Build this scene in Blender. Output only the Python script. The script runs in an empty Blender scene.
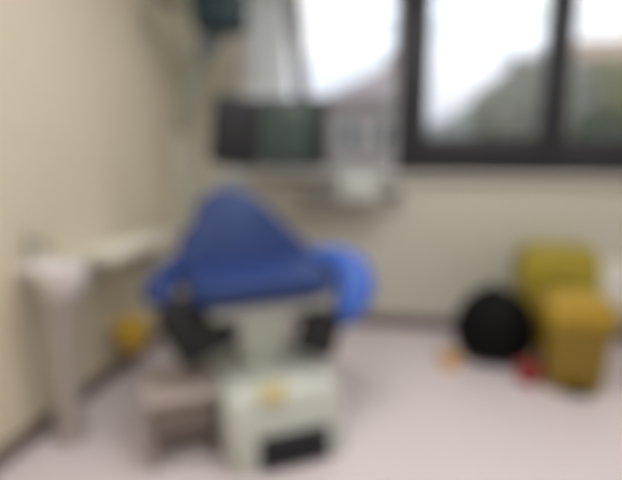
import bpy, bmesh, math, random
from mathutils import Vector, Matrix, noise
random.seed(7)
S = bpy.context.scene
COL = S.collection
PI = math.pi

# ------------------------------------------------------------------ camera, sky, lamps, exposure
CAM_H = 1.25
cam_d = bpy.data.cameras.new('camera')
cam = bpy.data.objects.new('camera', cam_d)
COL.objects.link(cam)
cam_d.sensor_width = 36.0
cam_d.lens = 36.0 * 480.0 / 622.0
cam_d.clip_start = 0.02
cam_d.clip_end = 300
cam.location = (0, 0, CAM_H)
cam.rotation_euler = (math.radians(90 - 10.965), 0, math.radians(10.317))
# the photograph is out of focus: the lens is focused far too close
cam_d.dof.use_dof = True
cam_d.dof.focus_distance = 0.25
cam_d.dof.aperture_fstop = 1.85
S.camera = cam

S.view_settings.view_transform = 'Standard'
S.view_settings.look = 'None'
S.view_settings.gamma = 1.0
S.view_settings.use_curve_mapping = False
S.view_settings.exposure = 0.42

W = bpy.data.worlds.new('sky')
S.world = W
W.use_nodes = True
wn, wl = W.node_tree.nodes, W.node_tree.links
wn.clear()
w_out = wn.new('ShaderNodeOutputWorld')
w_bg = wn.new('ShaderNodeBackground')
w_tc = wn.new('ShaderNodeTexCoord')
w_no = wn.new('ShaderNodeTexNoise')
w_rp = wn.new('ShaderNodeValToRGB')
w_no.inputs['Scale'].default_value = 2.6
w_no.inputs['Detail'].default_value = 5
w_rp.color_ramp.elements[0].position = 0.40
w_rp.color_ramp.elements[0].color = (0.80, 0.88, 0.99, 1)
w_rp.color_ramp.elements[1].position = 0.58
w_rp.color_ramp.elements[1].color = (1, 1, 1, 1)
wl.new(w_tc.outputs['Generated'], w_no.inputs['Vector'])
wl.new(w_no.outputs['Fac'], w_rp.inputs['Fac'])
w_sep = wn.new('ShaderNodeSeparateXYZ')
w_mr = wn.new('ShaderNodeMapRange')
w_mr.inputs['From Min'].default_value = 0.02
w_mr.inputs['From Max'].default_value = 0.17
w_mx = wn.new('ShaderNodeMix')
w_mx.data_type = 'RGBA'
w_mx.inputs['A'].default_value = (0.52, 0.55, 0.64, 1)
wl.new(w_tc.outputs['Generated'], w_sep.inputs[0])
wl.new(w_sep.outputs['Z'], w_mr.inputs['Value'])
wl.new(w_mr.outputs['Result'], w_mx.inputs['Factor'])
wl.new(w_rp.outputs['Color'], w_mx.inputs['B'])
wl.new(w_mx.outputs['Result'], w_bg.inputs['Color'])
wl.new(w_bg.outputs['Background'], w_out.inputs['Surface'])
w_bg.inputs['Strength'].default_value = 1.02

def area(name, loc, sx, sy, watts, col, rot=(0, 0, 0)):
    d = bpy.data.lights.new(name, 'AREA')
    d.shape = 'RECTANGLE'; d.size = sx; d.size_y = sy
    d.energy = watts; d.color = col
    o = bpy.data.objects.new(name, d)
    COL.objects.link(o)
    o.location = loc; o.rotation_euler = rot
    return o
LAMP_SPOTS = [(-0.7, 0.3), (1.15, 0.3), (-0.2, 1.75), (1.25, 2.0)]
LAMP_W = [8.8, 7.8, 10.8, 6.2]
for (lx_, ly_), w_ in zip(LAMP_SPOTS, LAMP_W):
    area('ceiling_lamp_light', (lx_, ly_, 2.54), 1.1, 0.5, w_, (0.975, 0.985, 1.0))

# ------------------------------------------------------------------ materials
def s2l(c):
    return tuple(((v / 255) / 12.92 if v / 255 <= 0.04045 else ((v / 255 + 0.055) / 1.055) ** 2.4) for v in c)

def mat(name, rgb, rough=0.5, metal=0.0, var=0.06, scale=14.0, bump=0.0, bscale=120.0, spec=0.5, coat=0.0):
    m = bpy.data.materials.new(name)
    m.use_nodes = True
    n, l = m.node_tree.nodes, m.node_tree.links
    b = n['Principled BSDF']
    tc = n.new('ShaderNodeTexCoord')
    no = n.new('ShaderNodeTexNoise')
    no.inputs['Scale'].default_value = scale
    no.inputs['Detail'].default_value = 4
    rp = n.new('ShaderNodeValToRGB')
    c = s2l(rgb)
    rp.color_ramp.elements[0].position = 0.3
    rp.color_ramp.elements[1].position = 0.7
    rp.color_ramp.elements[0].color = (*[v * (1 - var) for v in c], 1)
    rp.color_ramp.elements[1].color = (*[min(1, v * (1 + var)) for v in c], 1)
    l.new(tc.outputs['Object'], no.inputs['Vector'])
    l.new(no.outputs['Fac'], rp.inputs['Fac'])
    l.new(rp.outputs['Color'], b.inputs['Base Color'])
    b.inputs['Roughness'].default_value = rough
    b.inputs['Metallic'].default_value = metal
    b.inputs['Specular IOR Level'].default_value = spec
    b.inputs['Coat Weight'].default_value = coat
    if bump:
        n2 = n.new('ShaderNodeTexNoise')
        n2.inputs['Scale'].default_value = bscale
        bp = n.new('ShaderNodeBump')
        bp.inputs['Strength'].default_value = bump
        bp.inputs['Distance'].default_value = 0.004
        l.new(tc.outputs['Object'], n2.inputs['Vector'])
        l.new(n2.outputs['Fac'], bp.inputs['Height'])
        l.new(bp.outputs['Normal'], b.inputs['Normal'])
    return m

M = {}
M['wall_left'] = mat('warm_wall_paint', (216, 206, 184), 0.75, bump=0.15, var=0.02)
M['wall'] = mat('cream_wall_paint', (200, 197, 185), 0.75, bump=0.15, var=0.02)
M['ceiling'] = mat('ceiling_paint', (238, 236, 230), 0.85, var=0.01)
M['floor'] = mat('speckled_vinyl', (218, 207, 209), 0.32, var=0.05, scale=90, bump=0.05)
M['skirt'] = mat('mauve_brown_skirting', (112, 96, 92), 0.5)
M['frame'] = mat('anthracite_aluminium', (36, 36, 42), 0.5, var=0.04)
M['pale_frame'] = mat('pale_grey_aluminium', (178, 176, 178), 0.4, var=0.03)
M['sill'] = mat('sill_laminate', (205, 203, 196), 0.45, var=0.03)
M['blue'] = mat('royal_blue_vinyl', (28, 54, 112), 0.5, var=0.08, scale=20, bump=0.12)
M['bright_blue'] = mat('bright_blue_vinyl', (56, 98, 188), 0.5, var=0.06, scale=20, bump=0.12)
M['black'] = mat('black_vinyl', (22, 21, 26), 0.6, var=0.1, bump=0.1)
M['rubber'] = mat('black_ribbed_rubber', (34, 34, 40), 0.7, var=0.1, bump=0.1)
M['white'] = mat('white_enamel', (196, 199, 191), 0.35, var=0.02)
M['bright'] = mat('bright_white_enamel', (238, 236, 228), 0.35, var=0.02)
M['steel'] = mat('brushed_steel', (150, 158, 160), 0.35, metal=0.9, var=0.08)
M['grey'] = mat('grey_enamel', (112, 110, 114), 0.4, var=0.03)
M['pole'] = mat('pale_grey_enamel', (190, 190, 182), 0.4, var=0.03)
M['olive'] = mat('olive_grey_enamel', (138, 140, 128), 0.45, var=0.05)
M['teal'] = mat('dark_teal_plastic', (12, 42, 52), 0.55, var=0.1)
M['slate'] = mat('slate_plastic', (88, 104, 110), 0.45, var=0.06)
M['screen'] = mat('grey_green_screen', (70, 84, 80), 0.35, var=0.08, scale=4)
M['bezel'] = mat('dark_bezel', (40, 46, 44), 0.5, var=0.06)
M['yellow_olive'] = mat('olive_yellow_plastic', (164, 148, 46), 0.45, var=0.05)
M['yellow'] = mat('golden_yellow_plastic', (172, 140, 40), 0.4, var=0.05)
M['yellow_shaded'] = mat('shaded_yellow_plastic', (142, 116, 28), 0.45, var=0.05)  # front bin's body: shade painted into the yellow, below its lit lid
M['yellow_small'] = mat('clear_yellow_plastic', (222, 182, 58), 0.4, var=0.04)
M['label_yellow'] = mat('pale_yellow_paper', (192, 178, 122), 0.7, var=0.03)
M['red'] = mat('red_plastic', (160, 44, 50), 0.4, var=0.05)
M['tan'] = mat('orange_tan_card', (214, 168, 100), 0.6, var=0.05)
M['sack'] = mat('black_polythene', (14, 14, 15), 0.7, var=0.15, bump=0.25, bscale=30, spec=0.15)
M['cream'] = mat('cream_laminate', (214, 210, 196), 0.4, var=0.02)
M['ceramic'] = mat('white_ceramic', (228, 222, 222), 0.15, var=0.01)
M['ceramic_grey'] = mat('mauve_grey_ceramic', (176, 166, 160), 0.3, var=0.02)
M['chrome'] = mat('chrome', (190, 192, 195), 0.15, metal=1.0, var=0.02)
M['stool_top'] = mat('lit_mauve_tread', (184, 170, 165), 0.5, var=0.04)
M['stool_side'] = mat('shaded_brown_grey_side', (130, 118, 110), 0.55, var=0.05)  # darker than the tread: shade of the stool's sides put into the colour
M['leaf_dark'] = mat('dark_green_leaf', (58, 72, 52), 0.6, var=0.3, scale=3)
M['leaf'] = mat('hazed_grey_leaf', (140, 139, 130), 0.6, var=0.25, scale=3)  # greyed and lightened: haze put into the leaf colour
M['leaf_olive'] = mat('olive_leaf', (128, 128, 96), 0.6, var=0.25, scale=3)
M['bark'] = mat('bark', (92, 78, 66), 0.85, var=0.2)
M['grass'] = mat('lawn', (96, 112, 76), 0.9, var=0.2, scale=4)
M['render'] = mat('mauve_render', (158, 146, 148), 0.85, var=0.03)
M['brick'] = mat('buff_brick', (160, 142, 130), 0.85, var=0.1, scale=8)
M['tile'] = mat('orange_roof_tile', (176, 156, 140), 0.8, var=0.12, scale=10)
M['slate_roof'] = mat('grey_roof_tile', (158, 148, 150), 0.8, var=0.12, scale=10)
M['house_pane'] = mat('dark_house_glass', (70, 80, 90), 0.15, var=0.05)
M['hill'] = mat('hazy_hill', (138, 142, 140), 0.95, var=0.08, scale=0.4)

def glass_mat():
    m = bpy.data.materials.new('window_glass')
    m.use_nodes = True
    n, l = m.node_tree.nodes, m.node_tree.links
    n.clear()
    o = n.new('ShaderNodeOutputMaterial')
    mx = n.new('ShaderNodeMixShader')
    t = n.new('ShaderNodeBsdfTransparent')
    g = n.new('ShaderNodeBsdfGlossy')
    g.inputs['Roughness'].default_value = 0.02
    mx.inputs[0].default_value = 0.03
    l.new(t.outputs[0], mx.inputs[1]); l.new(g.outputs[0], mx.inputs[2])
    l.new(mx.outputs[0], o.inputs['Surface'])
    return m
M['glass'] = glass_mat()

def curtain_mat():
    m = mat('white_curtain_cloth', (232, 231, 230), 0.9, var=0.03)
    n, l = m.node_tree.nodes, m.node_tree.links
    t = n.new('ShaderNodeBsdfTranslucent'); t.inputs['Color'].default_value = (0.95, 0.95, 0.95, 1)
    mx = n.new('ShaderNodeMixShader'); mx.inputs[0].default_value = 0.85
    l.new(n['Principled BSDF'].outputs[0], mx.inputs[1]); l.new(t.outputs[0], mx.inputs[2])
    l.new(mx.outputs[0], n['Material Output'].inputs['Surface'])
    return m
M['curtain'] = curtain_mat()

def lamp_mat():
    m = bpy.data.materials.new('lit_diffuser')
    m.use_nodes = True
    n, l = m.node_tree.nodes, m.node_tree.links
    b = n['Principled BSDF']
    b.inputs['Base Color'].default_value = (0.9, 0.88, 0.84, 1)
    b.inputs['Emission Color'].default_value = (1, 0.94, 0.86, 1)
    b.inputs['Emission Strength'].default_value = 2.0
    return m
M['lit'] = lamp_mat()

# ------------------------------------------------------------------ mesh helpers
def V(*a): return Vector(a)

def box(bm, cx, cy, cz, sx, sy, sz, bev=0.0, seg=3, rot=None, taper=1.0):
    """box by centre and full size; taper scales the bottom in x and y"""
    r = bmesh.ops.create_cube(bm, size=1.0)
    vs = r['verts']
    for v in vs:
        k = taper if v.co.z < 0 else 1.0
        v.co = Vector((v.co.x * sx * k, v.co.y * sy * k, v.co.z * sz))
    if bev > 0:
        es = list({e for v in vs for e in v.link_edges})
        out = bmesh.ops.bevel(bm, geom=es, offset=bev, segments=seg, profile=0.5, affect='EDGES', clamp_overlap=True)
        vs = list({v for f in out['faces'] for v in f.verts} | {v for v in vs if v.is_valid})
    mtx = Matrix.Translation((cx, cy, cz)) @ (rot.to_4x4() if rot is not None else Matrix.Identity(4))
    for v in vs: v.co = mtx @ v.co
    return vs

def tube(bm, pts, rad, n=14, flat=1.0, caps=True):
    """sweep a round (or flattened) section along points; rad a number or a list"""
    pts = [Vector(p) for p in pts]
    rads = rad if isinstance(rad, (list, tuple)) else [rad] * len(pts)
    rings = []
    for i, p in enumerate(pts):
        a = pts[max(0, i - 1)]; b = pts[min(len(pts) - 1, i + 1)]
        t = (b - a).normalized()
        up = Vector((0, 0, 1)) if abs(t.z) < 0.9 else Vector((0, 1, 0))
        s = t.cross(up).normalized(); u = s.cross(t).normalized()
        rings.append([bm.verts.new(p + s * math.cos(2 * PI * k / n) * rads[i] + u * math.sin(2 * PI * k / n) * rads[i] * flat) for k in range(n)])
    for a, b in zip(rings, rings[1:]):
        for k in range(n):
            bm.faces.new((a[k], a[(k + 1) % n], b[(k + 1) % n], b[k]))
    if caps:
        bm.faces.new(list(reversed(rings[0]))); bm.faces.new(rings[-1])

def smooth_path(pts, k=5):
    """Catmull-Rom through the points"""
    P = [Vector(p) for p in pts]
    P = [P[0] * 2 - P[1]] + P + [P[-1] * 2 - P[-2]]
    out = []
    for i in range(1, len(P) - 2):
        for j in range(k):
            t = j / k
            a, b, c, d = P[i - 1], P[i], P[i + 1], P[i + 2]
            out.append(0.5 * ((2 * b) + (c - a) * t + (2 * a - 5 * b + 4 * c - d) * t * t + (-a + 3 * b - 3 * c + d) * t ** 3))
    out.append(P[-2])
    return out

def lathe(bm, prof, cx=0, cy=0, n=32, sx=1.0, sy=1.0):
    rings = []
    for r, z in prof:
        rings.append([bm.verts.new((cx + r * sx * math.cos(2 * PI * k / n), cy + r * sy * math.sin(2 * PI * k / n), z)) for k in range(n)])
    for a, b in zip(rings, rings[1:]):
        for k in range(n):
            bm.faces.new((a[k], a[(k + 1) % n], b[(k + 1) % n], b[k]))
    bm.faces.new(list(reversed(rings[0]))); bm.faces.new(rings[-1])

def loft(bm, secs):
    """secs: list of (z, x0, x1, y0, y1, corner radius): stacked rounded rectangles"""
    rings = []
    for z, x0, x1, y0, y1, r in secs:
        ring = []
        for cx, cy, a0 in ((x1 - r, y1 - r, 0), (x0 + r, y1 - r, 90), (x0 + r, y0 + r, 180), (x1 - r, y0 + r, 270)):
            for k in range(5):
                a = math.radians(a0 + 90 * k / 4)
                ring.append(bm.verts.new((cx + r * math.cos(a), cy + r * math.sin(a), z)))
        rings.append(ring)
    n = len(rings[0])
    for a, b in zip(rings, rings[1:]):
        for k in range(n):
            bm.faces.new((a[k], a[(k + 1) % n], b[(k + 1) % n], b[k]))
    bm.faces.new(list(reversed(rings[0]))); bm.faces.new(rings[-1])

def prism(bm, poly, y0, y1, bev=0.0, seg=3, fn=None):
    """polygon in x,z given depth y0..y1; fn maps each point afterwards"""
    a = [bm.verts.new((x, y0, z)) for x, z in poly]
    b = [bm.verts.new((x, y1, z)) for x, z in poly]
    n = len(poly)
    fs = [bm.faces.new(a), bm.faces.new(list(reversed(b)))]
    for k in range(n):
        fs.append(bm.faces.new((a[(k + 1) % n], a[k], b[k], b[(k + 1) % n])))
    vs = a + b
    if bev:
        es = [e for e in bm.edges if e.verts[0] in vs and e.verts[1] in vs and (e.link_faces and any(f in fs[:2] for f in e.link_faces))]
        out = bmesh.ops.bevel(bm, geom=es, offset=bev, segments=seg, profile=0.5, affect='EDGES', clamp_overlap=True)
        vs = list({v for f in out['faces'] for v in f.verts} | {v for v in vs if v.is_valid})
    if fn:
        for v in vs: v.co = Vector(fn(v.co))

def obj(name, bm, material, parent=None, smooth=True, ang=40, label=None):
    bmesh.ops.recalc_face_normals(bm, faces=bm.faces)
    me = bpy.data.meshes.new(name)
    bm.to_mesh(me); bm.free()
    if smooth:
        for p in me.polygons: p.use_smooth = True
        me.set_sharp_from_angle(angle=math.radians(ang))
    me.materials.append(M[material])
    o = bpy.data.objects.new(name, me)
    COL.objects.link(o)
    if parent is not None: o.parent = parent
    if label: o['label'] = label
    return o

def thing(name, label, cat, loc=(0, 0, 0), rz=0.0, group=None):
    o = bpy.data.objects.new(name, None)
    o.empty_display_size = 0.1
    COL.objects.link(o)
    o.location = loc; o.rotation_euler = (0, 0, rz)
    tag(o, label, cat, group)
    return o

def tag(o, label, cat, group=None):
    o['label'] = label; o['category'] = cat
    if group: o['group'] = group
    return o

def struct(o):
    o['kind'] = 'structure'
    return o

B = bmesh.new

# ------------------------------------------------------------------ room shell
XL, XR, YB, YF, ZC = -1.52, 2.5, 3.28, -1.6, 2.6
WX0, WX1, WZ0, WZ1 = -1.03, 2.1, 1.075, 2.38
bm = B(); box(bm, (XL + XR) / 2, (YB + YF) / 2, -0.05, XR - XL + 0.5, YB - YF + 0.5, 0.1); struct(obj('floor', bm, 'floor', smooth=False))
bm = B(); box(bm, (XL + XR) / 2, (YB + YF) / 2, ZC + 0.05, XR - XL + 0.5, YB - YF + 0.5, 0.1); struct(obj('ceiling', bm, 'ceiling', smooth=False))
bm = B(); box(bm, XL - 0.1, (YB + YF) / 2, ZC / 2, 0.2, YB - YF, ZC); struct(obj('wall_left', bm, 'wall_left', smooth=False))
bm = B(); box(bm, XR + 0.1, (YB + YF) / 2, ZC / 2, 0.2, YB - YF, ZC); struct(obj('wall_right', bm, 'wall', smooth=False))
bm = B(); box(bm, (XL + XR) / 2, YF - 0.1, ZC / 2, XR - XL + 0.4, 0.2, ZC); struct(obj('wall_front', bm, 'wall', smooth=False))
bm = B()
T = 0.24
box(bm, (XL - 0.2 + WX0) / 2, YB + T / 2, ZC / 2, WX0 - XL + 0.2, T, ZC)
box(bm, (XR + 0.2 + WX1) / 2, YB + T / 2, ZC / 2, XR + 0.2 - WX1, T, ZC)
box(bm, (WX0 + WX1) / 2, YB + T / 2, WZ0 / 2, WX1 - WX0, T, WZ0)
box(bm, (WX0 + WX1) / 2, YB + T / 2, (WZ1 + ZC) / 2, WX1 - WX0, T, ZC - WZ1)
struct(obj('wall_back', bm, 'wall', smooth=False))
bm = B(); box(bm, XL + 0.009, (YB + YF) / 2, 0.04, 0.018, YB - YF, 0.08, 0.004); struct(obj('baseboard_left', bm, 'skirt'))
bm = B(); box(bm, (XL + XR) / 2 + 0.01, YB - 0.009, 0.045, XR - XL - 0.03, 0.018, 0.09, 0.004); struct(obj('baseboard_back', bm, 'skirt'))
bm = B(); box(bm, (WX0 + WX1) / 2, YB + 0.012, WZ0 - 0.012, WX1 - WX0 + 0.1, 0.14, 0.03, 0.008); struct(obj('trim_1', bm, 'sill'))

def window(name, x0, x1, z0, z1, fw, material, sash=None, yc=3.37, bottom=None):
    """frame ring, optional inner sash ring, pane of glass"""
    d = 0.07
    bm = B()
    fb = bottom or fw
    box(bm, x0 + fw / 2, yc, (z0 + z1) / 2, fw, d, z1 - z0, 0.004)
    box(bm, x1 - fw / 2, yc, (z0 + z1) / 2, fw, d, z1 - z0, 0.004)
    box(bm, (x0 + x1) / 2, yc, z0 + fb / 2, x1 - x0 - 2 * fw + 0.004, d, fb, 0.004)
    box(bm, (x0 + x1) / 2, yc, z1 - fw / 2, x1 - x0 - 2 * fw + 0.004, d, fw, 0.004)
    fr = struct(obj(name, bm, material))
    a0, a1, b0, b1 = x0 + fw, x1 - fw, z0 + fb, z1 - fw
    if sash:
        sL, sR, sB, sT = sash
        bm = B()
        box(bm, a0 + sL / 2, yc - 0.03, (b0 + b1) / 2, sL, 0.07, b1 - b0, 0.006)
        box(bm, a1 - sR / 2, yc - 0.03, (b0 + b1) / 2, sR, 0.07, b1 - b0, 0.006)
        box(bm, (a0 + sL + a1 - sR) / 2, yc - 0.03, b0 + sB / 2, a1 - a0 - sL - sR + 0.004, 0.07, sB, 0.006)
        box(bm, (a0 + sL + a1 - sR) / 2, yc - 0.03, b1 - sT / 2, a1 - a0 - sL - sR + 0.004, 0.07, sT, 0.006)
        obj('sash', bm, material, fr)
        bm = B()
        box(bm, a1 - sR / 2, yc - 0.075, (b0 + b1) / 2 + 0.12, 0.02, 0.02, 0.05, 0.004)
        box(bm, a1 - sR / 2, yc - 0.095, (b0 + b1) / 2 + 0.07, 0.022, 0.02, 0.13, 0.008)
        obj('window_handle', bm, 'bezel', fr)
        a0 += sL; a1 -= sR; b0 += sB; b1 -= sT
    bm = B(); box(bm, (a0 + a1) / 2, yc, (b0 + b1) / 2, a1 - a0 + 0.01, 0.006, b1 - b0 + 0.01)
    obj('pane', bm, 'glass', fr, smooth=False)
    return fr
window('window_1', WX0, -0.03, WZ0, WZ1, 0.03, 'pale_frame')
window('window_2', -0.03, 0.985, WZ0, WZ1, 0.06, 'frame', sash=(0.14, 0.06, 0.175, 0.08))
window('window_3', 0.985, WX1, WZ0, WZ1, 0.04, 'frame', bottom=0.225)

# gathered white curtain at the left end of the window
cu = thing('curtain', 'gathered white curtain at the left end of the window behind the hanging monitor', 'curtain', (-0.90, 3.215, 1.16))
bm = B()
NX, NZ = 60, 14
grid = [[bm.verts.new((-0.16 + 0.32 * i / NX + 0.004 * math.sin(j * 0.9 + i * 0.2), 0.010 * math.sin(i / NX * 2 * PI * 7 + 0.25 * math.sin(j * 0.5)), 1.26 * j / NZ)) for j in range(NZ + 1)] for i in range(NX + 1)]
for i in range(NX):
    for j in range(NZ):
        bm.faces.new((grid[i][j], grid[i + 1][j], grid[i + 1][j + 1], grid[i][j + 1]))
fc = obj('fabric', bm, 'curtain', cu, ang=120)
so = fc.modifiers.new('thickness', 'SOLIDIFY'); so.thickness = 0.002
bm = B(); tube(bm, [(-0.24, 0.0, 1.268), (1.2, 0.0, 1.268)], 0.012, 12)
for x in (-0.22, 1.17): box(bm, x, 0.0325, 1.268, 0.02, 0.065, 0.03, 0.004)
obj('rail', bm, 'pole', cu)

# ceiling lamps (out of the frame, they light the room)
lamp0 = None
wheres = ['above the front left of the room', 'above the front right of the room', 'over the window side, left', 'over the window side, right']
for i, (x, y) in enumerate(LAMP_SPOTS):
    t = thing('ceiling_lamp', 'long flat ceiling lamp ' + wheres[i], 'lamp', (x, y, ZC), group='ceiling lamps')
    bm = B(); box(bm, 0, 0, -0.025, 1.2, 0.6, 0.05, 0.008); obj('housing', bm, 'bright', t)
    bm = B(); box(bm, 0, 0, -0.053, 1.14, 0.54, 0.008, 0.002); obj('diffuser', bm, 'lit', t)

# ------------------------------------------------------------------ treatment chair
CH = (-0.657, 2.052, 0.0)
CR = math.radians(30.9)
ch = thing('treatment_chair', 'blue upholstered treatment chair with black headrest on a white pedestal base', 'chair', CH, CR)

bm = B()
loft(bm, [(0.0, -0.20, 0.28, -0.47, 0.20, 0.05), (0.035, -0.205, 0.285, -0.475, 0.205, 0.05), (0.16, -0.21, 0.285, -0.455, 0.205, 0.05),
          (0.27, -0.21, 0.28, -0.425, 0.2, 0.05), (0.30, -0.195, 0.265, -0.405, 0.18, 0.05), (0.31, -0.165, 0.235, -0.375, 0.15, 0.05)])
base = obj('base', bm, 'white', ch)
sl = math.atan2(0.14, 0.02)
bm = B(); box(bm, 0, 0, 0, 0.29, 0.135, 0.018, 0.007, rot=Matrix.Rotation(sl, 3, 'X'))
for k in range(5): box(bm, 0, (-0.052 + 0.026 * k) * math.cos(sl) - 0.011 * math.sin(sl), (-0.052 + 0.026 * k) * math.sin(sl) + 0.011 * math.cos(sl), 0.24, 0.009, 0.008, 0.002, 2, rot=Matrix.Rotation(sl, 3, 'X'))
fp = obj('step_pad', bm, 'rubber', base, label='black ribbed step pad'); fp.location = (0.055, -0.472, 0.078)
bm = B(); box(bm, 0, 0, 0, 0.11, 0.07, 0.004, 0.001, 1, rot=Matrix.Rotation(math.radians(42), 3, 'X'))
lb = obj('warning_label', bm, 'label_yellow', base, label='pale yellow label'); lb.location = (-0.02, -0.4135, 0.2985)

bm = B()
loft(bm, [(0.30, -0.085, 0.085, -0.20, 0.0, 0.03), (0.36, -0.085, 0.085, -0.21, 0.0, 0.03), (0.50, -0.115, 0.115, -0.24, 0.05, 0.03), (0.575, -0.135, 0.135, -0.27, 0.08, 0.03)])
obj('pedestal', bm, 'white', ch)
bm = B(); box(bm, 0, -0.06, 0.597, 0.46, 0.46, 0.05, 0.015); obj('seat_frame', bm, 'white', ch)

def cush(bm, secs): loft(bm, secs)
bm = B()
loft(bm, [(0.62, -0.28, 0.28, -0.31, 0.2, 0.07), (0.63, -0.295, 0.295, -0.325, 0.21, 0.08), (0.67, -0.305, 0.305, -0.335, 0.215, 0.08),
          (0.705, -0.295, 0.295, -0.325, 0.21, 0.08), (0.722, -0.265, 0.265, -0.295, 0.19, 0.07), (0.728, -0.2, 0.2, -0.22, 0.13, 0.06)])
seat = obj('seat', bm, 'blue', ch); seat.location.z = 0.012
bm = B()
ring = [(0.3 * sx, y, 0.67) for sx, y in ()]
tube(bm, [(-0.22, -0.338, 0.672), (0.22, -0.338, 0.672)], 0.005, 8)
obj('piping', bm, 'blue', seat)

lean = 0.27
def leanf(co):
    z = co.z - 0.66
    return (co.x, co.y + 0.12 + lean * z, co.z)
bk = [(-0.37, 0.63), (-0.365, 0.69), (-0.31, 0.755), (-0.26, 0.82), (-0.225, 0.90), (-0.205, 0.97), (-0.165, 1.02), (-0.10, 1.055), (-0.02, 1.055),
      (0.05, 1.03), (0.12, 0.97), (0.18, 0.905), (0.26, 0.825), (0.34, 0.745), (0.40, 0.69), (0.385, 0.63)]
bm = B(); prism(bm, bk, -0.05, 0.045, 0.03, 4, leanf)
back = obj('backrest', bm, 'blue', ch)
bm = B(); prism(bm, [(x * 0.86, 0.66 + (z - 0.66) * 0.93) for x, z in bk], 0.044, 0.066, 0.008, 2, leanf); obj('back_shell', bm, 'white', back)
for sx in (-1, 1):
    bm = B(); tube(bm, [leanf(V(sx * 0.165, -0.053, 0.72)), leanf(V(sx * 0.125, -0.053, 0.86)), leanf(V(sx * 0.085, -0.053, 0.98))], 0.004, 8)
    obj('seam', bm, 'blue', back)

bm = B()
for sx in (-0.03, 0.03): tube(bm, [(sx, 0.275, 1.02), (sx, 0.31, 1.12), (sx + 0.005, 0.33, 1.22)], 0.009, 12)
box(bm, 0, 0.30, 1.085, 0.11, 0.03, 0.05, 0.008)
obj('headrest_bracket', bm, 'steel', ch, label='grey steel headrest bracket')
bm = B()
box(bm, 0, 0, 0, 0.24, 0.095, 0.345, 0.04, 5, rot=Matrix.Rotation(math.radians(7), 3, 'Y'))
hr = obj('headrest', bm, 'black', ch, label='tall black padded headrest'); hr.location = (0.02, 0.33, 1.325)
bm = B(); box(bm, 0, 0.054, 0, 0.15, 0.02, 0.24, 0.008, rot=Matrix.Rotation(math.radians(7), 3, 'Y')); obj('back_plate', bm, 'bezel', hr)

# armrests
def arm(path, rads, material, flat, label=None):
    pts = smooth_path(path, 6)
    n = len(pts)
    rr = []
    for i in range(n):
        t = i / (n - 1) * (len(rads) - 1); k = min(int(t), len(rads) - 2); rr.append(rads[k] * (1 - (t - k)) + rads[k + 1] * (t - k))
    bm = B(); tube(bm, pts, rr, 18, flat)
    return obj('armrest', bm, material, ch, label=label)
la = arm([(-0.30, 0.14, 0.74), (-0.365, 0.04, 0.695), (-0.405, -0.05, 0.665), (-0.41, -0.12, 0.648), (-0.385, -0.17, 0.64)], [0.04, 0.07, 0.07, 0.058, 0.02], 'blue', 0.75)
bm = B(); tube(bm, [(-0.2, -0.02, 0.597), (-0.35, -0.04, 0.60), (-0.40, -0.07, 0.635)], 0.016, 12); obj('arm_bracket', bm, 'black', la)
ra = arm([(0.32, 0.14, 0.70), (0.40, 0.04, 0.715), (0.47, -0.07, 0.685), (0.46, -0.15, 0.60), (0.39, -0.20, 0.51), (0.34, -0.21, 0.455)],
         [0.045, 0.07, 0.09, 0.095, 0.075, 0.03], 'bright_blue', 0.8, label='brighter blue armrest, raised and bent down at its front')
bm = B(); tube(bm, [(0.2, -0.02, 0.597), (0.38, -0.02, 0.62), (0.45, -0.05, 0.70)], 0.016, 12); obj('arm_bracket', bm, 'black', ra)

# split leg rests, folded down under the front of the seat
for sx in (-1, 1):
    bm = B()
    rot = Matrix.Rotation(math.radians(24 * sx), 3, 'Y') @ Matrix.Rotation(math.radians(-18), 3, 'X')
    if sx < 0: box(bm, 0, 0, 0, 0.25, 0.085, 0.27, 0.038, 5, rot=rot)
    else: box(bm, 0, 0, 0, 0.19, 0.085, 0.21, 0.036, 5, rot=rot)
    lr = obj('leg_rest', bm, 'black', ch, label='black padded leg rest folded under the seat')
    lr.location = (-0.275, -0.20, 0.535) if sx < 0 else (0.245, -0.24, 0.455)
    bm = B(); tube(bm, [(-sx * 0.05, 0.02, 0.02), (-sx * 0.10, 0.06, 0.10)], 0.014, 12); obj('hinge_bar', bm, 'steel', lr)

# ------------------------------------------------------------------ dental light on its post, left of the chair
dl = thing('examination_light', 'examination light with dark teal head on a curved olive grey arm and pale post', 'lamp', (-1.28, 2.72, 0))
bm = B(); lathe(bm, [(0.16, 0.0), (0.165, 0.012), (0.15, 0.03), (0.05, 0.045), (0.03, 0.06)]); obj('foot', bm, 'pole', dl)
bm = B(); tube(bm, [(0, 0, 0.05), (0, 0, 1.36)], 0.022, 16); obj('post', bm, 'pole', dl)
bm = B(); tube(bm, smooth_path([(0, 0, 1.33), (0.03, 0, 1.45), (0.06, 0, 1.56), (0.07, 0, 1.66), (0.13, 0, 1.74), (0.20, 0, 1.80), (0.26, 0, 1.88)], 5), 0.042, 16); obj('arm', bm, 'olive', dl)
bm = B(); tube(bm, [(0.16, -0.01, 1.76), (0.235, -0.02, 1.85)], [0.04, 0.05], 16); obj('joint', bm, 'slate', dl)
bm = B(); box(bm, 0.285, -0.03, 1.98, 0.275, 0.2, 0.23, 0.045, 5); hd = obj('lamp_head', bm, 'teal', dl, label='dark teal lamp head')
bm = B(); box(bm, 0.03, -0.03, 2.065, 0.29, 0.14, 0.08, 0.03, 4); obj('reflector', bm, 'olive', hd, label='olive grey reflector housing')
bm = B(); tube(bm, [(0.37, -0.12, 1.93), (0.43, -0.15, 1.90)], 0.012, 12); obj('handle', bm, 'slate', hd)

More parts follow.
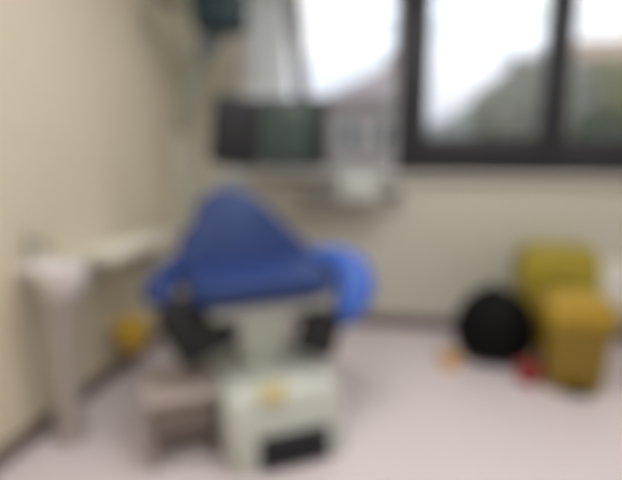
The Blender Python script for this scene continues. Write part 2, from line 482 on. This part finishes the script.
# ------------------------------------------------------------------ monitor on a ceiling arm
mo = thing('monitor', 'grey-green monitor hanging on a slanting grey ceiling arm in front of the window', 'monitor', (-0.665, 2.9, ZC))
bm = B(); lathe(bm, [(0.08, -0.03), (0.08, -0.004), (0.07, 0.0)]); obj('ceiling_plate', bm, 'grey', mo)
bm = B(); tube(bm, [(0.0, 0, -0.02), (0.02, 0, -0.35), (0.085, 0, -1.06)], 0.045, 16); obj('arm', bm, 'grey', mo)
bm = B(); box(bm, 0.03, -0.035, -1.265, 0.43, 0.045, 0.40, 0.018, 4); ho = obj('housing', bm, 'bezel', mo)
bm = B(); box(bm, -0.02, -0.0595, -1.262, 0.29, 0.006, 0.35, 0.002, 2); obj('screen', bm, 'screen', ho)

# ------------------------------------------------------------------ instrument unit on the wall under the window
iu = thing('instrument_unit', 'pale instrument unit with a white head on a jointed grey arm under the window', 'instrument unit', (0.0, YB, 0.945))
bm = B(); box(bm, 0, -0.012, 0, 0.1, 0.024, 0.2, 0.006); obj('wall_plate', bm, 'pole', iu)
bm = B(); tube(bm, [(0, -0.02, 0.0), (-0.02, -0.1, 0.0), (-0.14, -0.16, 0.01)], 0.022, 14); obj('wall_arm', bm, 'grey', iu)
bm = B(); box(bm, -0.255, -0.17, 0.03, 0.25, 0.16, 0.15, 0.03, 4); hd = obj('head', bm, 'white', iu, label='white unit head')
bm = B(); box(bm, -0.255, -0.2525, 0.04, 0.16, 0.006, 0.06, 0.002, 2); obj('keypad', bm, 'pole', hd)
bm = B(); box(bm, -0.50, -0.16, -0.03, 0.27, 0.14, 0.05, 0.015); tr = obj('tray', bm, 'grey', iu, label='grey tray')
for k in range(3):
    bm = B()
    x = -0.58 + 0.075 * k
    tube(bm, smooth_path([(x, -0.16, -0.008), (x + 0.005, -0.175, 0.04), (x + 0.01, -0.2, 0.075)], 3), [0.010] * 4 + [0.009] * 2 + [0.006], 10)
    obj('handpiece', bm, 'steel', tr)

# ------------------------------------------------------------------ cream shelf along the left wall
sh = thing('wall_shelf', 'cream shelf on brackets along the left wall, between the basin and the chair', 'shelf', (XL, 2.27, 0.745))
bm = B(); box(bm, 0.13, 0.0, 0, 0.26, 0.70, 0.055, 0.014); obj('board', bm, 'cream', sh)
for y in (-0.26, 0.26):
    bm = B()
    prism(bm, [(0.0, -0.028), (0.2, -0.028), (0.2, -0.05), (0.03, -0.2), (0.0, -0.2)], y - 0.012, y + 0.012, 0.003, 2)
    obj('bracket', bm, 'pole', sh)

# ------------------------------------------------------------------ wash basin on its pedestal
wb = thing('wash_basin', 'white wash basin on a mauve-grey pedestal against the left wall', 'basin', (XL, 1.68, 0))
bm = B()
prof = [(0.07, 0.655), (0.11, 0.67), (0.15, 0.71), (0.175, 0.77), (0.18, 0.80), (0.172, 0.805), (0.155, 0.795), (0.14, 0.75), (0.10, 0.71), (0.03, 0.70)]
prof = [(a_ * 0.62, z_ - 0.02) for a_, z_ in prof]
lathe(bm, prof, 0.175, 0, 36, 1.0, 0.86)
box(bm, 0.035, 0, 0.755, 0.066, 0.09, 0.07, 0.02)
bas = obj('bowl', bm, 'ceramic', wb)
bm = B(); tube(bm, smooth_path([(0.04, 0, 0.77), (0.04, 0, 0.85), (0.07, 0, 0.875), (0.12, 0, 0.865), (0.135, 0, 0.842)], 4), 0.011, 12); tp = obj('tap', bm, 'chrome', wb)
bm = B(); tube(bm, [(0.04, 0, 0.865), (0.03, 0, 0.90), (0.05, 0.0, 0.912)], 0.007, 10); obj('lever', bm, 'chrome', tp)
bm = B(); loft(bm, [(0.0, 0.09, 0.21, -0.06, 0.06, 0.04), (0.03, 0.09, 0.21, -0.06, 0.06, 0.04), (0.1, 0.1, 0.2, -0.045, 0.045, 0.04), (0.5, 0.1, 0.2, -0.045, 0.045, 0.04), (0.645, 0.08, 0.24, -0.06, 0.075, 0.05)])
obj('pedestal', bm, 'ceramic_grey', wb)

# ------------------------------------------------------------------ small yellow bin under the shelf
yb = thing('sharps_bin', 'small yellow sharps bin fixed low on the left wall under the shelf', 'bin', (-1.41, 2.27, 0.16), 0.0)
bm = B(); box(bm, -0.108, 0, 0.09, 0.022, 0.12, 0.16, 0.004); box(bm, -0.04, 0, -0.006, 0.14, 0.12, 0.01, 0.003); obj('bracket', bm, 'pole', yb)
bm = B(); loft(bm, [(0.0, -0.065, 0.065, -0.065, 0.065, 0.02), (0.008, -0.07, 0.07, -0.07, 0.07, 0.02), (0.17, -0.085, 0.085, -0.085, 0.085, 0.02)]); obj('body', bm, 'yellow_small', yb)
bm = B(); loft(bm, [(0.17, -0.092, 0.092, -0.092, 0.092, 0.02), (0.185, -0.092, 0.092, -0.092, 0.092, 0.02), (0.2, -0.07, 0.07, -0.07, 0.07, 0.02)]); li = obj('lid', bm, 'yellow_small', yb)
bm = B(); lathe(bm, [(0.035, 0.198), (0.035, 0.208), (0.03, 0.211)]); obj('flap', bm, 'yellow', li)

yb.scale = (0.84, 0.84, 0.84)

# ------------------------------------------------------------------ low step stool left of the chair base
ss = thing('step_stool', 'low step stool with a pale top and brown-grey sides beside the chair base', 'stool', (-0.868, 1.72, 0), CR)
bm = B(); box(bm, 0, 0, 0.285, 0.28, 0.3, 0.03, 0.01); tp = obj('tread', bm, 'stool_top', ss)
bm = B()
for k in range(6): box(bm, 0, -0.11 + 0.044 * k, 0.301, 0.23, 0.012, 0.005, 0.002, 1)
obj('grip_strip', bm, 'stool_side', tp)
for x in (-0.12, 0.12):
    bm = B(); prism(bm, [(-0.14, 0.0), (-0.12, 0.27), (0.12, 0.27), (0.14, 0.0), (0.08, 0.0), (0.06, 0.05), (-0.06, 0.05), (-0.08, 0.0)], -0.01, 0.01, 0.002, 2, lambda c, x=x: (x + c.y, c.x, c.z))
    obj('side', bm, 'stool_side', ss)
bm = B(); box(bm, 0, -0.118, 0.205, 0.22, 0.014, 0.13, 0.003); obj('front_rail', bm, 'stool_side', ss)

# ------------------------------------------------------------------ right: sack, bins, small boxes, radiator
sk = thing('rubbish_sack', 'round black rubbish sack slumped on the floor left of the yellow bins', 'sack', (0.585, 2.84, 0))
bm = B()
bmesh.ops.create_icosphere(bm, subdivisions=5, radius=1.0)
for v in bm.verts:
    c = v.co.copy()
    n1 = noise.noise(c * 1.7 + V(3, 1, 2)) * 0.07 + noise.noise(c * 5) * 0.035 + abs(math.sin(math.atan2(c.y, c.x) * 7 + c.z * 2)) * 0.03 * max(0, c.z)
    r = 1 + n1
    zz = c.z * r
    v.co = V(c.x * r * 0.23 * (1 - 0.12 * zz), c.y * r * 0.172 * (1 - 0.12 * zz), 0.0)
    v.co.z = max(0.0, 0.212 + zz * 0.24)
    v.co.x += 0.02 * (0.2 - v.co.z)
obj('bag', bm, 'sack', sk, ang=80)
bm = B()
tube(bm, smooth_path([(-0.01, 0, 0.42), (-0.012, 0, 0.445), (-0.015, 0, 0.46), (-0.02, 0.0, 0.475)], 3), [0.06, 0.045, 0.03, 0.018, 0.016, 0.016, 0.018, 0.02, 0.022, 0.024], 14)
obj('tied_neck', bm, 'sack', sk)

def waste_bin(name, label, loc, rz, w, d, h, lidh, body_m, lid_m, lid_over=0.012, group=None):
    t = thing(name, label, 'bin', loc, rz, group)
    k = 0.86
    bm = B()
    loft(bm, [(0.0, -w * k / 2, w * k / 2, -d * k / 2, d * k / 2, 0.03), (0.015, -w * k / 2 - .006, w * k / 2 + .006, -d * k / 2 - .006, d * k / 2 + .006, 0.03), (h - lidh, -w / 2, w / 2, -d / 2, d / 2, 0.03)])
    b = obj('body', bm, body_m, t)
    bm = B()
    o = lid_over
    loft(bm, [(h - lidh, -w / 2 - o, w / 2 + o, -d / 2 - o, d / 2 + o, 0.03), (h - lidh * 0.45, -w / 2 - o, w / 2 + o, -d / 2 - o, d / 2 + o, 0.03), (h - 0.006, -w / 2 + .02, w / 2 - .02, -d / 2 + .02, d / 2 - .02, 0.03), (h, -w / 2 + .04, w / 2 - .04, -d / 2 + .04, d / 2 - .04, 0.03)])
    l = obj('lid', bm, lid_m, t)
    return t, b, l
t, b, l = waste_bin('waste_bin', 'tall olive-yellow waste bin against the back wall, behind the golden bin', (0.975, 3.125, 0), 0.0, 0.42, 0.26, 0.655, 0.24, 'yellow_olive', 'yellow_olive', group='yellow waste bins')
bm = B(); tube(bm, [(-0.09, -0.146, 0.50), (-0.09, -0.165, 0.50), (0.09, -0.165, 0.50), (0.09, -0.146, 0.50)], 0.008, 10); obj('handle', bm, 'yellow_olive', l)
t, b, l = waste_bin('waste_bin', 'golden yellow waste bin standing in front, right of the black sack', (0.935, 2.62, 0), -0.02, 0.29, 0.29, 0.50, 0.14, 'yellow_shaded', 'yellow', group='yellow waste bins')
bm = B(); box(bm, 0, -0.160, 0.02, 0.14, 0.045, 0.012, 0.004); obj('foot_pedal', bm, 'bezel', t)
bm = B(); tube(bm, [(-0.07, -0.157, 0.40), (-0.07, -0.178, 0.40), (0.07, -0.178, 0.40), (0.07, -0.157, 0.40)], 0.007, 10); obj('handle', bm, 'yellow', l)

rt = thing('tub', 'small red tub on the floor between the black sack and the golden bin', 'tub', (0.72, 2.575, 0))
bm = B(); lathe(bm, [(0.045, 0.0), (0.05, 0.006), (0.058, 0.085)]); obj('body', bm, 'red', rt)
bm = B(); lathe(bm, [(0.062, 0.085), (0.062, 0.1), (0.05, 0.106)]); obj('lid', bm, 'red', rt)
tb = thing('carton', 'small orange-tan carton on the floor left of the black sack', 'box', (0.325, 2.70, 0), 0.1)
bm = B(); box(bm, 0, 0, 0.04, 0.1, 0.075, 0.08, 0.003, 2); bo = obj('body', bm, 'tan', tb)
bm = B(); box(bm, 0, -0.018, 0.0815, 0.1, 0.038, 0.003, 0.0); obj('flap', bm, 'tan', bo)

ra = thing('radiator', 'white panel radiator on the back wall at the right edge, beside the yellow bins', 'radiator', (1.665, YB, 0))
bm = B()
box(bm, 0, -0.075, 0.385, 0.86, 0.03, 0.29, 0.01)
for k in range(10): box(bm, -0.38 + 0.084 * k, -0.092, 0.385, 0.07, 0.012, 0.25, 0.005, 2)
obj('panel', bm, 'bright', ra)
bm = B(); box(bm, 0, -0.06, 0.536, 0.86, 0.08, 0.012, 0.003); obj('top_grille', bm, 'bright', ra)
for x in (-0.3, 0.3):
    bm = B(); box(bm, x, -0.03, 0.385, 0.03, 0.06, 0.2, 0.003); obj('wall_bracket', bm, 'pole', ra)
bm = B(); tube(bm, smooth_path([(0.40, -0.07, 0.26), (0.40, -0.07, 0.2), (0.40, -0.07, 0.0)], 3), 0.008, 10); obj('pipe', bm, 'chrome', ra)

# ------------------------------------------------------------------ outside
GZ = -0.5
bm = B(); box(bm, 0, 33, GZ - 0.05, 90, 58, 0.1); struct(obj('lawn', bm, 'grass', smooth=False))
bm = B()
N = 60
for i in range(N + 1):
    x = -50 + 100 * i / N
    z = 4.6 + 0.5 * math.sin(x * 0.5 + 2) + max(0.0, min(x - 3, 12)) * 0.5
    for y, zz in ((58, GZ), (59, GZ + z * 0.75), (62, GZ + z)): bm.verts.new((x, y, zz))
bm.verts.ensure_lookup_table()
for i in range(N):
    for j in range(2):
        a = i * 3 + j; bm.faces.new((bm.verts[a], bm.verts[a + 3], bm.verts[a + 4], bm.verts[a + 1]))
struct(obj('hills', bm, 'hill'))

def crown(bm, c, rx, ry, rz, n, leaf, seed):
    rnd = random.Random(seed)
    r0 = bmesh.ops.create_icosphere(bm, subdivisions=3, radius=1.0)
    for v in r0['verts']:
        d = v.co.normalized(); r = 0.86 + 0.2 * noise.noise(d * 2.3 + V(seed, 0, 0))
        v.co = V(c[0] + d.x * r * rx, c[1] + d.y * r * ry, c[2] + d.z * r * rz)
    for _ in range(n):
        d = V(rnd.gauss(0, 1), rnd.gauss(0, 1), rnd.gauss(0, 1)).normalized()
        r = (0.86 + 0.2 * noise.noise(d * 2.3 + V(seed, 0, 0))) * rnd.uniform(0.97, 1.14)
        p = V(c[0] + d.x * r * rx, c[1] + d.y * r * ry, c[2] + d.z * r * rz)
        a = V(rnd.gauss(0, 1), rnd.gauss(0, 1), rnd.gauss(0, 1)).normalized()
        b = a.cross(d).normalized() * leaf * 0.5
        a = a * leaf
        bm.faces.new([bm.verts.new(q) for q in (p - a, p + b, p + a, p - b)])

def tree(label, x, y, rx, rz, zc, material, seed, group=None, n=900, leaf=0.1):
    t = thing('tree', label, 'tree', (x, y, GZ), group=group)
    h = zc - GZ
    bm = B(); tube(bm, smooth_path([(0, 0, 0), (0.04, 0, h * 0.4), (-0.03, 0.02, h * 0.75), (0, 0, h)], 4), [0.16 * rx ** .5] * 3 + [0.12] * 6 + [0.08] * 4, 12); obj('trunk', bm, 'bark', t)
    bm = B(); crown(bm, (0, 0, h), rx, rx * 0.9, rz, n, leaf, seed); obj('crown', bm, material, t)
    return t
tree('broad grey-green tree seen through the dark-framed middle window', 3.15, 12.5, 1.55, 1.45, 2.05, 'leaf', 11)
tree('olive tree beyond the right-hand pane, below the orange roof', 5.9, 16.0, 1.4, 1.4, 2.5, 'leaf_olive', 12)
def shrub(label, x, y, rx, rz, material, seed):
    t = thing('shrub', label, 'shrub', (x, y, GZ))
    bm = B()
    for k in range(4): tube(bm, [(0.05 * k - 0.08, 0, 0), (0.16 * (k - 1.5) * rx, 0.03 * k, rz * 0.9)], 0.025, 8)
    obj('stem', bm, 'bark', t)
    bm = B(); crown(bm, (0, 0, rz * 1.02), rx, rx * 0.8, rz, 800, 0.07, seed); obj('foliage', bm, material, t)
shrub('dark green shrub low outside the right-hand pane', 2.62, 7.0, 0.62, 1.16, 'leaf_dark', 21)
shrub('grey-green shrub low outside the middle window', 1.5, 8.0, 0.7, 0.98, 'leaf', 22)
shrub('dark green shrub outside behind the hanging monitor', -1.75, 7.0, 0.75, 1.12, 'leaf_dark', 23)

def house(name, label, x0, x1, y0, y1, zw, zr, wall_m, roof_m, wins, hip=0.15):
    t = thing(name, label, 'house', ((x0 + x1) / 2, y0, GZ))
    w, d = x1 - x0, y1 - y0
    H, Rr = zw - GZ, zr - GZ
    bm = B(); box(bm, 0, d / 2, H / 2, w, d, H); obj('wall', bm, wall_m, t, smooth=False)
    bm = B()
    o = 0.3
    pts = [(-w / 2 - o, -o, H), (w / 2 + o, -o, H), (w / 2 + o, d + o, H), (-w / 2 - o, d + o, H), (-w / 2 + w * hip, d / 2, Rr), (w / 2 - w * 0.12, d / 2, Rr)]
    v = [bm.verts.new(p) for p in pts]
    for f in ((0, 1, 5, 4), (2, 3, 4, 5), (1, 2, 5), (3, 0, 4), (3, 2, 1, 0)): bm.faces.new([v[i] for i in f])
    ro = obj('roof', bm, roof_m, t, smooth=False)
    bm = B(); box(bm, w * 0.2, d / 2, Rr + 0.15, 0.5, 0.5, 0.9); obj('chimney', bm, 'brick', ro, smooth=False)
    for wx, wz, ww, wh in wins:
        bm = B()
        for sx in (-1, 1): box(bm, wx + sx * ww / 2, -0.03, wz, 0.08, 0.08, wh)
        for sz in (-1, 1): box(bm, wx, -0.03, wz + sz * wh / 2, ww + 0.08, 0.08, 0.08)
        fr = obj('window', bm, 'bright', t, smooth=False)
        bm = B(); box(bm, wx, -0.01, wz, ww, 0.03, wh); obj('pane', bm, 'house_pane', fr, smooth=False)
house('house', 'pale mauve house outside the left window', -3.3, 0.7, 22, 27, 3.3, 5.1, 'render', 'slate_roof', [(-0.9, 2.3, 0.9, 1.1), (0.7, 2.3, 0.9, 1.1)], 0.62)
house('house', 'brick house with an orange tiled roof behind the trees on the right', 6.9, 13.5, 25, 31, 5.1, 6.6, 'brick', 'tile', [(-2.2, 4.0, 1.0, 1.2), (0.0, 4.0, 1.0, 1.2), (2.2, 4.0, 1.0, 1.2)])
